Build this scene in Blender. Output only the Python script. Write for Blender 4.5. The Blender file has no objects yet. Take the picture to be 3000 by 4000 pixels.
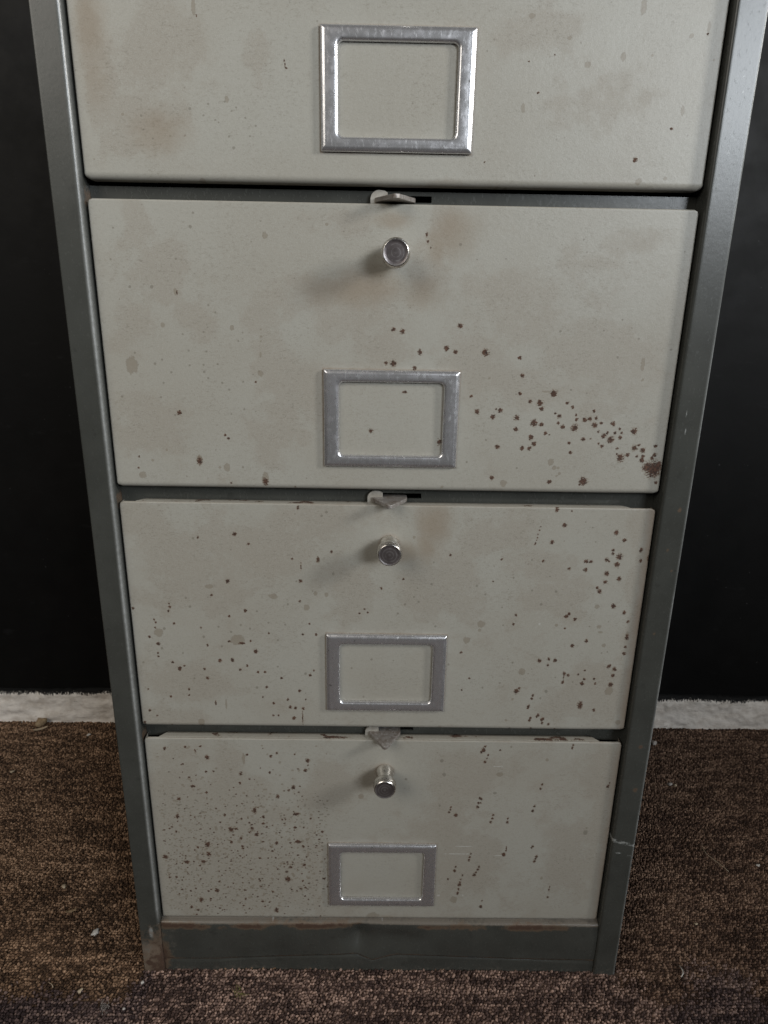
import bpy, bmesh, math, random
import numpy as np
from mathutils import Matrix, Vector

random.seed(7)
RNG = np.random.default_rng(11)
SC = bpy.context.scene
COL = SC.collection

# ------------------------------------------------------------------ camera
cam_d = bpy.data.cameras.new("camera")
cam_d.sensor_fit = 'HORIZONTAL'
cam_d.sensor_width = 36.0
cam_d.lens = 31.416
cam_d.clip_start = 0.01
cam_d.clip_end = 60.0
cam = bpy.data.objects.new("camera", cam_d)
COL.objects.link(cam)
RT = Vector((0.9998396738, -0.0061352782, 0.0168221586))
UP = Vector((-0.0142094880, 0.2998024238, 0.9538954854))
FW = Vector((0.0108957381, 0.9539815853, -0.2996671785))
CP = Vector((-0.0101512, -0.5013151, 0.6398076))
cam.matrix_world = Matrix(((RT.x, UP.x, -FW.x, CP.x), (RT.y, UP.y, -FW.y, CP.y), (RT.z, UP.z, -FW.z, CP.z), (0, 0, 0, 1)))
SC.camera = cam

# ------------------------------------------------------------------ light
world = bpy.data.worlds.new("World")
SC.world = world
world.use_nodes = True
bg = world.node_tree.nodes["Background"]
bg.inputs[0].default_value = (1.0, 0.95, 0.90, 1)
bg.inputs[1].default_value = 0.04


def area(name, loc, target, sx, sy, power, col, spread=180):
    l = bpy.data.lights.new(name, 'AREA')
    l.shape = 'RECTANGLE'
    l.size, l.size_y, l.energy, l.color = sx, sy, power, col
    l.spread = math.radians(spread)
    o = bpy.data.objects.new(name, l)
    COL.objects.link(o)
    o.location = loc
    o.rotation_euler = (Vector(target) - Vector(loc)).to_track_quat('-Z', 'Y').to_euler()
    return o


# tall window across the room to the right, a nearer one on the right hand wall, a weak one on the left
area("window_light", (1.85, -3.0, 1.80), (-0.10, 0.1, 1.22), 1.15, 1.15, 9.0, (0.88, 0.94, 1.0), 56)
area("side_window_light", (1.9, -0.80, 1.45), (-0.05, 0.0, 0.92), 0.30, 0.45, 4.5, (1.0, 0.98, 0.94), 70)
area("left_window_light", (-1.5, -1.5, 1.7), (-0.55, 0.24, 0.34), 1.5, 1.2, 5.5, (1.0, 0.94, 0.85), 80)

SC.view_settings.view_transform = 'Standard'
SC.view_settings.look = 'None'
SC.view_settings.exposure = 0.0
SC.view_settings.gamma = 1.0
SC.view_settings.use_curve_mapping = False
SC.cycles.max_bounces = 8

# marks read off the photograph, in millimetres on each drawer front: x, z, half width, half height
# r rust, p pale brown chip or drip, d faint grey dot, b soft blotch of old dirt, w white scuff
MARKS = {
 (1,'b'): '-89.6,75.4,10.6,14.5;-154,79.4,27,19.7;-197.9,61.6,9.1,29.8;-192.9,22.2,12.5,8.4;-165.9,46.1,18.4,10.9;-200.8,88.8,7.4,19.4;31.8,-6.6,14.4,4.4;95.4,90.6,22.6,13;129.8,51.5,23.2,16.5',
 (1,'d'): '-121.9,37.4,0.8,0.7;-115.1,48.4,0.8,0.7;-110.8,43,0.8,0.7;-129.5,40,0.8,0.7;-99.1,28.1,0.8,0.7;-95,34.4,0.8,0.7;-171.2,39.2,0.9,0.8;-164.6,25.5,0.8,0.7;-126,46.8,0.9,0.8;-110.4,20.9,1.1,1;-119.7,36,0.6,0.6;-170.4,31,0.8,0.7;-107.6,45.1,0.8,0.7;-138.5,43.9,1.1,1;-101.7,39.1,0.8,0.7;-113.2,27.9,0.9,0.8',
 (1,'p'): '157,107,1.9,4.3;200.9,96.7,1.2,2.8;110.9,88.9,1.4,1.2;147.3,79.2,1.7,2.4;190.8,48.6,1.4,2.7;185,7.4,1.4,1.3;166.6,5.2,2.2,2;190.3,91.7,1.5,1.3;85.5,100.6,1.8,1.5;76.3,-0.7,1.3,1.2;69.9,-0.1,1.1,1;206.9,78.4,0.9,0.8;83.7,48,1.4,2.5;124.3,74.2,2.1,1.8;166.2,80.2,0.9,0.8;228.1,100.8,1.5,1.8;-132.2,101.5,1.3,4.8;-133.1,0.6,1.9,1.7;-152.8,27.4,0.6,0.6;-183.4,39.7,0.9,0.8;-113.5,49.8,1.2,1.9',
 (1,'r'): '162.8,18.5,1.4,1.3;102.1,79.2,0.6,0.5;92.9,57.4,0.8,0.7;85.5,75.2,0.5,0.4;60,15.2,0.6,0.6;50.1,7.9,0.5,0.4;184.9,37.8,0.9,0.8;200.7,92.8,0.8,0.6;-74.8,72.8,0.3,1;-74.4,70.5,0.3,1.6;-73.4,68.5,0.8,0.3;-143,28,0.5,0.7;-130.6,96.8,0.6,0.5',
 (2,'b'): '87,138.4,33.6,21.1;147.8,106.6,37.8,22;66.2,93.5,20.7,27.6;169.1,72.8,15.8,10.5;98.2,82,24.4,15.6;29.2,197.7,9.7,13.5;138.6,159.9,26.6,17.4;163.4,188,19.6,9.1;25.4,168.8,11.5,9.3;-165.1,162.5,14.8,17.2;-185.6,188,8.1,12.1;-159.6,148.5,9.9,6.3;-90.5,135.4,25.1,12.9;-102.6,125.5,11.8,8.2;-41.9,150.5,28.2,11.1;-26.8,123.5,28.7,21.5;-88.8,87.6,15.5,20.7;-93.6,47.5,15.9,19.8;-51,71,20.9,21.1;-192.4,117.5,13.5,19.9;-184.7,51.4,24.6,17.9;-46.5,197.9,17.7,6.7;-141.3,124.9,10.1,9.8',
 (2,'d'): '122.5,123.1,1,1;46.2,180.9,1.1,1.1;133,185.7,0.8,0.8;205.7,179.2,0.8,0.8;210.6,159.9,0.8,0.8;167.5,171,0.7,0.6;146.9,78.3,0.7,0.7;134.6,80.7,0.9,0.9;180.7,118.8,0.9,0.8;167.1,132,0.8,0.8;72.9,41.6,0.9,0.9;59.1,24.1,0.9,0.9;98.3,19.9,0.9,0.9;205.7,111.4,0.9,0.8;156.1,171.1,0.7,0.6;154.4,124.1,0.8,0.8;166.9,105.2,1,1;-140.8,198.4,1,0.9;-143.2,189.3,1.3,1.2;-197.2,187.8,0.8,0.7;-201,167,0.8,0.8;-154.8,168.1,1,0.9;-189.3,148.8,1.2,1.1;-170.4,98,0.9,0.8;-175.8,95.1,1,1;-164.3,88.9,1,1;-139.9,89.6,1,1;-139.9,94.7,0.9,0.8;-129.6,95.4,0.9,0.8;-137.2,104.4,0.9,0.8;-137.1,85.1,0.9,0.9;-113.4,112.3,0.8,0.8;-129.1,132.2,0.8,0.8;-138.4,118.4,0.8,0.8;-153.7,116.5,0.8,0.8;-111.3,82.8,0.9,0.9;-122,76.8,0.9,0.9;-173.5,70.3,0.9,0.9;-202.6,70.3,1,1;-163.8,57,0.9,0.9;-170.6,81.1,0.9,0.9;-150.3,104.7,0.9,0.8;-126.9,81.8,0.9,0.9;-111.4,62.2,0.9,0.9;-173.6,149.1,1.3,1.3;-150.2,94.2,0.9,0.8;-190.1,102.7,0.9,0.8;-133.9,137.1,0.8,0.8;-121.2,58.5,0.7,0.7;-134.7,30.6,0.7,0.7;-114.4,17.2,0.9,0.9',
 (2,'p'): '124.4,25.1,2.3,2.4;127.3,20.4,1.6,1.7;130.6,20.4,1.1,1.1;129.9,13.9,0.9,0.9;131.9,16,1.1,1.1;186.2,100.5,1.4,4.4;187.5,89.1,1,1;72.6,88.5,1,1;40.7,3.7,1.1,1.1;115.9,79.2,2.8,0.7;88.7,7.3,2.5,2.6;-147.5,23.5,2,2.9;-97.3,8.6,2.5,4.9;-192.5,10.1,2.7,2.8;-157,146.1,1.2,2.2;-91.3,184.7,1.8,2.1;-98.2,89.1,1.9,2.2;-193,93.5,4.1,6.1;-117.6,121.5,1.5,2;-167.9,122.8,1.5,1.5;-126.9,17,2.2,3.3;-172.4,30,0.9,0.9;-183.8,21.7,1.1,1.1;-132.3,16.9,0.9,0.9;-47.9,192.6,1.1,1;-96.6,120.8,0.8,0.8;-96.8,115.8,0.8,0.8;-96.9,112.5,0.7,0.7;-97.6,102.6,0.7,2',
 (2,'r'): '0.2,122.4,1.5,1.5;6.9,121.2,1.7,1.6;49,125.6,1.7,1.6;20.4,106.5,1.7,1.7;39.6,109.7,1.7,1.7;46.4,107.1,1.4,1.3;68.5,107,2.2,2.2;94.3,103.7,1.4,1.3;-4.9,98.2,1.2,1.2;0.6,98.1,2.1,2;16.6,95,1.4,1.4;97,90.9,1.4,1.4;96.5,77.5,1.2,1.2;121.8,77.9,2.4,2.4;59.7,74.8,1.2,1.2;9.7,77.2,1.6,0.9;104.7,71.6,1.4,1.4;112.1,70.5,2.1,2.1;113.9,66.1,1.6,1.6;132.8,71,1.1,1;137.2,67.7,1.2,1.2;64.9,63.2,1.8,1.8;82.4,64.4,1.6,1.6;79.2,65.4,0.7,0.7;77.1,59.4,1.6,1.6;95.5,59.1,1.9,1.9;124.4,62.9,0.9,0.9;127.6,60.9,1.4,1.4;140.4,62,0.9,0.9;141.1,58.4,1.2,1.2;147.3,58.4,1.6,1.6;151.1,59.1,1.4,1.4;156,59.7,1.1,1.1;153.8,65,1.1,1.1;155.2,54.4,1.9,2;160.3,56.1,1.2,1.2;169.3,55.5,1.6,1.6;108.7,55.4,2.3,2.3;114.6,54.3,1.4,1.4;95.4,50.4,1.6,1.6;127.2,55.6,1.1,1.1;131,52.8,1.6,1.6;140.2,52.2,2.3,2.3;118.2,47.6,1.2,1.3;121.3,46.5,0.7,0.7;107.3,44,1.8,1.8;110.2,39.3,1.6,1.6;106.9,35.8,1.4,1.5;101.2,35.6,1.4,1.5;82.2,36.4,1.6,1.6;147.7,43.3,1.4,1.4;153.5,43.8,0.7,0.7;137.1,40.3,1.1,1.1;139.1,32.9,1.3,1.3;158.9,49.5,0.9,0.9;163.1,46.1,1.8,1.8;166,48.7,1.1,1.1;169.1,43.3,2.3,2.3;171.7,48.4,1.1,1.1;174.9,51.7,0.9,0.9;176.8,48.8,0.9,0.9;176,45.1,1.4,1.4;186.1,50.1,2.1,2.1;160,40.1,0.9,0.9;162.9,38,1.3,1.3;174.6,36.5,0.9,0.9;188.1,37.1,2,2;191.4,39.5,1.1,1.1;194.7,35.4,1.8,1.8;204.2,39,1.3,1.3;178.1,29.4,2.7,2.8;183.4,31.7,1.3,1.3;190.8,30.4,0.9,0.9;195.7,30.6,1.1,1.1;195.2,27.3,1.8,1.8;202.8,29.5,1.3,1.3;204.7,31.9,1.4,1.5;205.3,20.5,5.6,5.8;200.6,21.9,3.6,3.7;208.5,24,2.5,2.6;208.6,9.9,1.3,1.3;174.9,32.3,0.7,0.7;79.3,11.8,1.6,1.7;124.7,9.3,1.5,1.5;151.2,9.9,2.9,3;148.6,7.3,0.7,0.8;37,39.6,1.4,2.2;22.3,187.1,0.8,1.2;23.3,182.6,0.8,1.2;25.5,178.5,0.5,0.5;-160.7,59.1,1.6,1.6;-15.5,47.3,1.4,1.4;-101.9,82.8,0.7,0.7;-147.6,22,1.8,2.8;-97.4,6.1,2,2.8;-126.8,42.3,0.9,0.9;-124.5,39.8,0.9,0.9;-194,24.6,0.7,0.7;-195.2,15.6,0.7,0.7;-155.7,145.5,0.5,1.3;-74.2,2,0.7,0.8;-124,4.6,0.7,0.7',
 (3,'b'): '29,193.7,11.1,19.6;72.3,115.2,13.5,10.7;88.8,184.8,26,11.9;199.4,194.3,7.4,27.7;153.9,131,17.3,14.7;129.5,145.2,22.8,20.8;44.2,139.9,22.8,25.1;179.6,37,32.3,21;204.6,125.5,5.8,56.3;-192.3,184.6,16.6,27.8;-146.2,155.5,45,24.6;-157.3,128.7,30.4,12.6;-161.3,39.4,29.9,16.1;-64.9,188.4,24,13.8;-33.5,130.5,17.2,18.9;-195.6,8.9,26.3,11.8;-93.6,156.3,16.9,24.6',
 (3,'d'): '73.1,138.2,1.1,1.2;24.4,135.5,0.8,0.8;21.8,127.5,1,1;80.6,130.6,1,1;40.4,100.8,1,1.1;14.3,120.7,1,1.1;25.7,123,1,1;35.7,139.3,1,1;8.7,112.2,1,1.1;163.1,190.2,0.7,0.8;166.8,178,0.7,0.8;132.6,147.3,0.8,0.8;95.2,119.1,0.8,0.8;97.3,102.7,0.8,0.9;138.8,133.9,1.1,1.2;119,134.7,1,1;127.7,122.3,1.2,1.3;107.7,67.4,1,1.1;98.2,47.4,1,1.1;53,64.8,1,1.1;83.5,42.6,1,1.1;139,39.9,1.4,1.6;134.5,32.9,1,1.2;145.7,53.7,0.8,0.9;187.8,78.9,0.8,0.9;170,102.6,0.8,0.9;161.2,49.3,0.8,0.9;116.7,161.7,0.9,1;36.8,158.5,0.9,1;102.8,145.8,0.9,1;183,77.7,0.8,0.9;-166.6,124,1,1;-139.5,79.5,1,1.1;-92,86.1,1,1.1;-85.4,100.6,1,1.1;-131,93.1,1,1.1;-141.2,97.9,1,1.1;-49.9,199.9,1.1,1.2;-53.9,196.9,1.1,1.2;-44.9,147.2,1.1,1.2;-75.2,140.2,0.8,0.8;-157.1,176.3,0.9,1;-190,77.1,1.2,1.3;-186.6,95.6,1.2,1.3;-154.2,88.5,1.2,1.3;-172.8,72.9,1,1.1;-122.6,99.7,1,1.1;-115,96.6,1,1.1;-108.5,112.7,1,1.1;-99.3,102.2,1,1.1;-163.9,116.1,1.1,1.3;-82.8,119.3,1,1.1;-164.7,48.5,1,1.1;-111.4,40.1,1.2,1.4;-92.8,60.7,1,1.1;-206.9,63.6,1,1.1;-69.2,54.3,1.2,1.4;-80.2,9.2,1,1.2;-29.7,60.2,1,1.1;-12.8,68.9,1,1.1;-19.4,32.1,1,1.2',
 (3,'p'): '78.8,103.5,2.9,3.2;67.4,88.2,2.7,3.1;116.7,58.9,2.6,2.9;77.8,97.7,1.2,1.3;178,102.5,1.8,1.5;174.2,120.8,1.9,1.7;202.6,95.5,1.2,2.2;106.3,10.3,1,1.2;110.4,31.5,1,1.2;179.8,97.4,2,0.9;184.2,85,1.6,1.8;20.2,179.9,1.1,1.2;48.1,1.3,1.6,2.4;142.1,103.3,1.2,1.3;205.2,9.2,2,2.4;193.3,40.6,3.2,3.7;-126.1,86,5.5,4.4;-161.5,4.6,2.6,3.6;-59.7,129.5,1.5,1.7;-50.7,128.4,1.5,1.7;-67.1,116.4,2.3,2.5;-191.7,91.9,3.5,3.5;-57.2,158.8,1.5,2.4;-146.5,134.7,3,1.9;-94.6,126.5,3.4,2.1;-138.8,23.6,0.8,4.7',
 (3,'r'): '140.2,191.8,1.7,1.8;133,204.9,1.3,2.1;145,203.7,0.7,0.8;131.5,177.1,1.5,1.6;182.4,186.2,1.7,1.8;190.1,179.8,1.5,1.6;204.5,171.4,1.5,1.6;205.3,162,1.3,1.4;181.8,170.9,1.1,1.2;182.1,167.9,1.1,1.2;187.7,165.4,2.3,2.4;177.5,162.6,1.5,1.6;179.5,161.2,0.9,1;186.4,158.7,1.9,2;161,160.9,1.9,1.4;165,160.8,1.7,1.2;147.7,154.3,1.1,1.2;161.2,153.6,1.5,1.6;178.9,150.6,1.9,2;189.7,146,1.7,1.8;178.6,143.2,1.5,1.6;172.7,137.8,1.1,1.2;174.8,134.7,1.7,1.9;125.9,160.8,1.1,1.2;188,121.6,1.7,1.9;197.7,115.8,1.4,1.5;201.8,107.4,1.2,1.3;149.4,111.6,1.6,1.7;151.7,113.9,1.2,1.3;157.1,108.9,1.4,1.5;149.5,100.6,0.8,0.9;107.3,112.3,1,1.1;105.8,103.7,1,1.1;168.8,88.9,1.4,1.5;157.2,84.4,1.4,1.5;202.7,92.7,1.6,2.6;202.5,83.7,1,1.1;202.2,77.5,1.4,1.5;130.6,69.7,1.4,1.6;138.5,71.3,1.2,1.3;137.9,65.5,1,1.1;144,70.1,1.4,1.6;63.3,76.5,1,1.1;153.2,57.6,1.4,1.6;156.5,56.1,1.2,1.4;152.4,49.2,1.2,1.4;170.6,60.8,0.8,0.9;170.7,52.2,1,1.1;169.3,48.1,1.4,1.6;179.3,52.8,1,1.1;180.6,48.2,1,1.1;165.2,56.7,0.8,0.9;190.8,65.1,1.6,1.8;195.8,62.2,1.6,1.8;195.1,56.1,1.4,1.6;194.2,47,1.8,2.1;113.4,39.6,2,2.3;115.4,42.6,1,1.1;128,35.8,1,1.2;127.1,32.4,1,1.2;124.9,24.7,1,1.2;124.6,23,1,1.2;125.2,25.6,0.8,0.9;169.8,26.6,2,3.5;182.5,21.6,1.2,1.4;127.5,13,1,1.2;126.9,10.3,1,1.2;134,15.9,1.2,1.4;133.1,14.4,1,1.2;138.2,11.7,1.6,1.9;138.4,7.9,1,1.2;143.8,7,1,1.2;129,2,1,1.2;150,1.3,1,1.2;110,1.1,1,1.2;65.7,40.1,0.8,0.9;71.9,51.6,0.8,0.9;12.4,143.5,0.9,1;49.9,165,0.9,1;91.9,161.8,0.9,1;86.2,142.3,0.8,0.8;121.5,194.1,0.4,0.4;121.2,190.2,0.6,0.6;120.6,187.2,0.6,0.6;119.7,183.9,0.6,0.6;119.4,180.9,0.6,0.6;119,178.9,0.6,0.6;118.3,176.3,0.7,0.8;118.1,175,0.6,0.6;152.8,53.1,0.4,3.6;211.2,164.7,0.9,2.4;-153.2,177.3,0.9,1;-123.7,180.5,1.5,1.6;-113,172.4,1.1,1.2;-131.5,139.4,1.5,1.6;-72.4,203.4,0.9,1.7;-46.2,166.6,1.1,1.2;-57.2,159.8,1.1,2;-78.2,159.7,0.9,1;-71.8,140.3,1.3,1.4;-72.6,122.4,1,1;-145.3,126.6,1,1;-210.9,114.2,1,1.1;-180.9,118.8,0.8,0.8;-180.6,115.7,1,1.1;-182,111.9,1,1.1;-118.1,113,1.3,1.5;-131.8,107.9,1,1.1;-194.4,104,0.8,0.9;-194.2,96.6,0.8,0.9;-193.4,101.3,0.8,0.9;-178.1,100.6,1,1.1;-156,96.9,0.8,0.9;-199.8,87.9,1,1.1;-193,81.4,1.4,1.5;-193.8,69.3,0.8,0.9;-193.9,72.6,0.8,0.9;-182.1,64,1,1.1;-176.6,58,1.6,1.8;-172.3,60.7,0.8,0.9;-151.6,80.5,1,1.1;-141.8,66,1.4,1.6;-131.4,66.8,1.4,1.6;-111,75.3,1.6,1.8;-119,61.2,1,1.1;-124.9,57.6,1,1.1;-155.5,57.8,1,1.1;-153.3,49.1,1.2,1.4;-170,38,1,1.1;-186.3,30.6,1,1.2;-170.2,32,0.8,0.9;-205.2,37.5,0.8,0.9;-109.8,55.3,1,1.1;-103.9,55.4,1,1.1;-89.8,49.7,1,1.1;-62,57.7,0.8,0.9;-65.3,52.9,1.2,1.4;-103,40.9,1,1.1;-106.8,31,0.8,0.9;-85,28.5,1,1.2;-74.5,37.6,1.2,1.4;-69.7,28.9,0.8,0.9;-97.5,24.6,1,1.2;-83.1,21.1,1.2,1.4;-78.5,20.2,1.2,1.4;-80.2,9.9,1.4,1.7;-71.9,19.8,1.2,1.4;-93.5,12.5,0.8,0.9;-98.1,12.5,0.8,0.9;-99.4,92.5,0.8,0.9;-70.9,91.8,1,1.1;-64.9,101.8,0.8,0.9;-59.6,91.9,1,1.1;-205.7,16.3,1,1.2;-199.5,11.2,0.8,0.9;-211.2,4.2,1.2,1.4;-187.7,1.9,0.8,0.9;-18.9,116,0.8,0.8;-16.2,112.9,0.8,0.8;-23.3,111.9,0.8,0.8;-5.5,135,1,1;-114.9,85.1,0.8,0.9;-72.5,10.4,0.4,8;-71.2,153.6,0.4,3.2;-122.4,82.8,2.3,1.1;-133,84.4,1.2,0.9;-161.8,0.8,2.4,1;-147.8,24.4,0.8,2.1',
 (3,'w'): '127.7,104.4,0.8,0.9',
 (4,'b'): '-163.6,90.2,56.4,72.6;-133,49.3,55.3,42.9;-184.8,155.2,25.2,30.8;-44,156.9,25.3,15.3;-66.4,66.7,4.4,56.7;205.2,120.9,13,70.9;182.4,69.3,26.5,33.7;83.7,171,25.2,17.7;67.1,79.1,30.7,39',
 (4,'d'): '113,201,1,1.2;51.6,185.5,1.7,2;101.8,150.9,1.9,1.3;189.4,107.5,2.2,2.7;54.3,170.6,1.7,2;51.6,136.2,1.1,1.3;19.9,165.2,1.3,1.5',
 (4,'p'): '-126.3,185.8,1.2,5.4;-8.5,4.7,5.9,3.8;-20.7,145.7,2.1,2.6;146.3,187.4,1.3,1.5;152.9,52.8,1.3,1.7;189.9,112.6,0.9,1.1;69.7,25.8,3.1,4;104.7,171.2,2.9,2',
 (4,'r'): '-158.7,186.9,1.9,2.2;-68.8,184.1,1.7,2;-71,173.6,1.5,1.7;-82.5,155.1,1.7,2;-86.6,151.8,1.1,1.3;-173.7,155.3,2.1,1.5;-187.5,141.4,1.5,1.8;-141.5,107.3,2.2,2.7;-164.1,89.6,2.2,2.7;-164.1,78.8,2.2,2.7;-190,121.7,1.7,2.1;-117.7,101.9,1.7,2.1;-121.7,108.8,1.5,1.9;-110.9,122.1,1.3,1.6;-99.6,92.2,1.5,1.9;-90.3,49.7,2.2,2.8;-87.1,63.7,1.8,1.4;-158.6,34.9,1.8,2.3;-102.1,11,2,2.6;-204.9,74.8,2.6,2.2;-185.3,69,2.6,1.9;-169.3,69.7,2.2,1.7;-184.4,14.6,1.3,1.7;-96.9,144.8,1.5,1.8;-195.8,195.7,1.4,1.7;-177.6,197.2,1,1.2;-169,193.6,1,1.2;-164.2,198.1,1,1.2;-101.8,188.6,1.2,1.5;-96.1,191.8,1,1.2;-123,190,1,1.2;-103.4,171,1,1.2;-129.6,169.7,1.5,1.8;-160.7,171.1,1,1.2;-164.7,90.2,1.9,2.4;-118.7,129.1,1.7,3.1;-80.4,125.6,2.6,1.6;-79,93.8,2.6,1.9;-74.8,88.4,1.3,1.6;-74.1,66.6,1.3,1.7;-141.8,93.1,1.3,1.6;-174.4,23.3,1.8,2.9;88.4,197,1.9,2.2;89.8,201.2,1,1.2;86.8,195.3,1.2,1.5;92.9,192.2,0.8,1;92,188.5,0.8,1;90.4,184.5,1.3,1.5;103.5,197.4,0.8,1;168.3,203.6,1,1.2;167.8,200.4,0.8,1.7;144.3,160.8,1.1,1.3;143.2,156,1.1,1.3;205.9,163.1,0.8,1;204.4,159.5,1.3,1.5;88.2,145.1,1.1,1.3;89.7,144.4,1.1,1.3;87.2,139.7,1.1,1.3;89.1,139.7,0.9,1;86.9,135,1.3,1.6;62.1,134.8,0.9,1;61.8,132.2,0.9,1;60.6,129,1.1,1.3;67,125.9,1.7,2.1;139.2,136.4,1.1,1.3;137.9,131.5,1.3,1.6;102,126.3,1.1,1.3;101.2,122.4,1.1,1.3;99.9,118.4,1.3,1.6;115.6,122.6,0.9,1.1;115.4,118.6,1.3,1.6;141.5,90.8,1.1,1.4;140.3,89.2,0.9,1.1;116.7,88.4,0.7,2.4;116.3,85.6,0.9,1.1;114.6,81,1.8,2.2;145.8,78.6,1.3,1.6;145.1,76.1,0.9,1.1;144.5,73.1,1.3,1.7;83.4,81.5,0.9,1.1;82.6,77.6,1.1,1.4;81.9,73.8,1.1,1.4;69.9,65.9,0.9,1.1;69.1,61.2,1.3,1.7;92,66.1,1.1,1.4;91.1,62.8,1.1,1.4;88.2,56.3,1.6,2;89.8,59.4,0.9,1.1;76.6,55.9,0.9,1.1;75.6,50.9,0.9,1.1;74.6,44.4,1.6,2;74,38.7,1.1,1.4;73.3,33.8,1.3,1.7;74.9,47.2,1.1,1.4;63.3,51,1.1,1.4;97.6,24.6,0.9,1.2;96.7,17.4,1.4,1.7;161.9,42.4,0.4,2;161.5,38.7,0.7,2;161,29.6,1.1,1.4',
 (4,'w'): '71.4,81.3,15.3,0.5;76.4,90.1,9.8,0.5;109.9,79.6,4.8,0.5;102,179.9,5.2,0.5;54.8,30.8,1.6,1.1;78.4,31,0.9,1.1',
}


# ------------------------------------------------------------------ helpers
def tag(o, label=None, cat=None, group=None, kind=None):
    if label: o["label"] = label
    if cat: o["category"] = cat
    if group: o["group"] = group
    if kind: o["kind"] = kind
    return o


def link(name, me, mat=None, parent=None, smooth=False):
    o = bpy.data.objects.new(name, me)
    COL.objects.link(o)
    if mat is not None:
        me.materials.append(mat)
    if parent is not None:
        o.parent = parent
    if smooth:
        me.polygons.foreach_set("use_smooth", np.ones(len(me.polygons), dtype=bool))
    return o


def mesh_np(name, V, Q, T=None):
    """mesh from numpy arrays: V (n,3), Q (m,4) quads, T (k,3) triangles"""
    me = bpy.data.meshes.new(name)
    V = np.asarray(V, dtype=np.float32)
    Q = np.asarray(Q, dtype=np.int32).reshape(-1, 4)
    nq = len(Q)
    T = np.zeros((0, 3), np.int32) if T is None else np.asarray(T, dtype=np.int32).reshape(-1, 3)
    nt = len(T)
    me.vertices.add(len(V))
    me.vertices.foreach_set("co", V.ravel())
    me.loops.add(nq * 4 + nt * 3)
    me.loops.foreach_set("vertex_index", np.concatenate([Q.ravel(), T.ravel()]))
    me.polygons.add(nq + nt)
    st = np.concatenate([np.arange(nq) * 4, nq * 4 + np.arange(nt) * 3]).astype(np.int32)
    me.polygons.foreach_set("loop_start", st)
    try:
        me.polygons.foreach_set("loop_total", np.concatenate([np.full(nq, 4), np.full(nt, 3)]).astype(np.int32))
    except Exception:
        pass
    me.update(calc_edges=True)
    me.validate()
    return me


def grid_quads(ni, nj, off=0, flip=False):
    i, j = np.meshgrid(np.arange(ni - 1), np.arange(nj - 1), indexing='ij')
    a = (i * nj + j).ravel() + off
    q = np.stack([a, a + nj, a + nj + 1, a + 1], 1)
    return q[:, ::-1] if flip else q


def attr_col(me, name, arr):
    a = me.attributes.new(name, 'FLOAT_COLOR', 'POINT')
    a.data.foreach_set("color", np.asarray(arr, dtype=np.float32).ravel())


def bm_box(bm, x0, x1, y0, y1, z0, z1):
    v = [bm.verts.new((x, y, z)) for z in (z0, z1) for (x, y) in ((x0, y0), (x1, y0), (x1, y1), (x0, y1))]
    for f in ((3, 2, 1, 0), (4, 5, 6, 7), (0, 1, 5, 4), (1, 2, 6, 5), (2, 3, 7, 6), (3, 0, 4, 7)):
        bm.faces.new([v[k] for k in f])
    return v


def bm_mesh(bm, name, bevel=0.0, seg=2):
    if bevel:
        bmesh.ops.bevel(bm, geom=list(bm.edges), offset=bevel, segments=seg, affect='EDGES', profile=0.5, clamp_overlap=True)
    bmesh.ops.recalc_face_normals(bm, faces=list(bm.faces))
    me = bpy.data.meshes.new(name)
    bm.to_mesh(me)
    bm.free()
    return me


def vnoise(x, y, cx, cy, seed):
    """smooth value noise on arrays, cell size cx by cy"""
    r = np.random.default_rng(seed)
    tab = r.random((257, 257))
    u, v = x / cx + 57.3, y / cy + 91.7
    i, j = np.floor(u).astype(int), np.floor(v).astype(int)
    fu, fv = u - i, v - j
    fu, fv = fu * fu * (3 - 2 * fu), fv * fv * (3 - 2 * fv)
    i0, i1, j0, j1 = i % 257, (i + 1) % 257, j % 257, (j + 1) % 257
    return (tab[i0, j0] * (1 - fu) * (1 - fv) + tab[i1, j0] * fu * (1 - fv) + tab[i0, j1] * (1 - fu) * fv + tab[i1, j1] * fu * fv)


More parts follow.
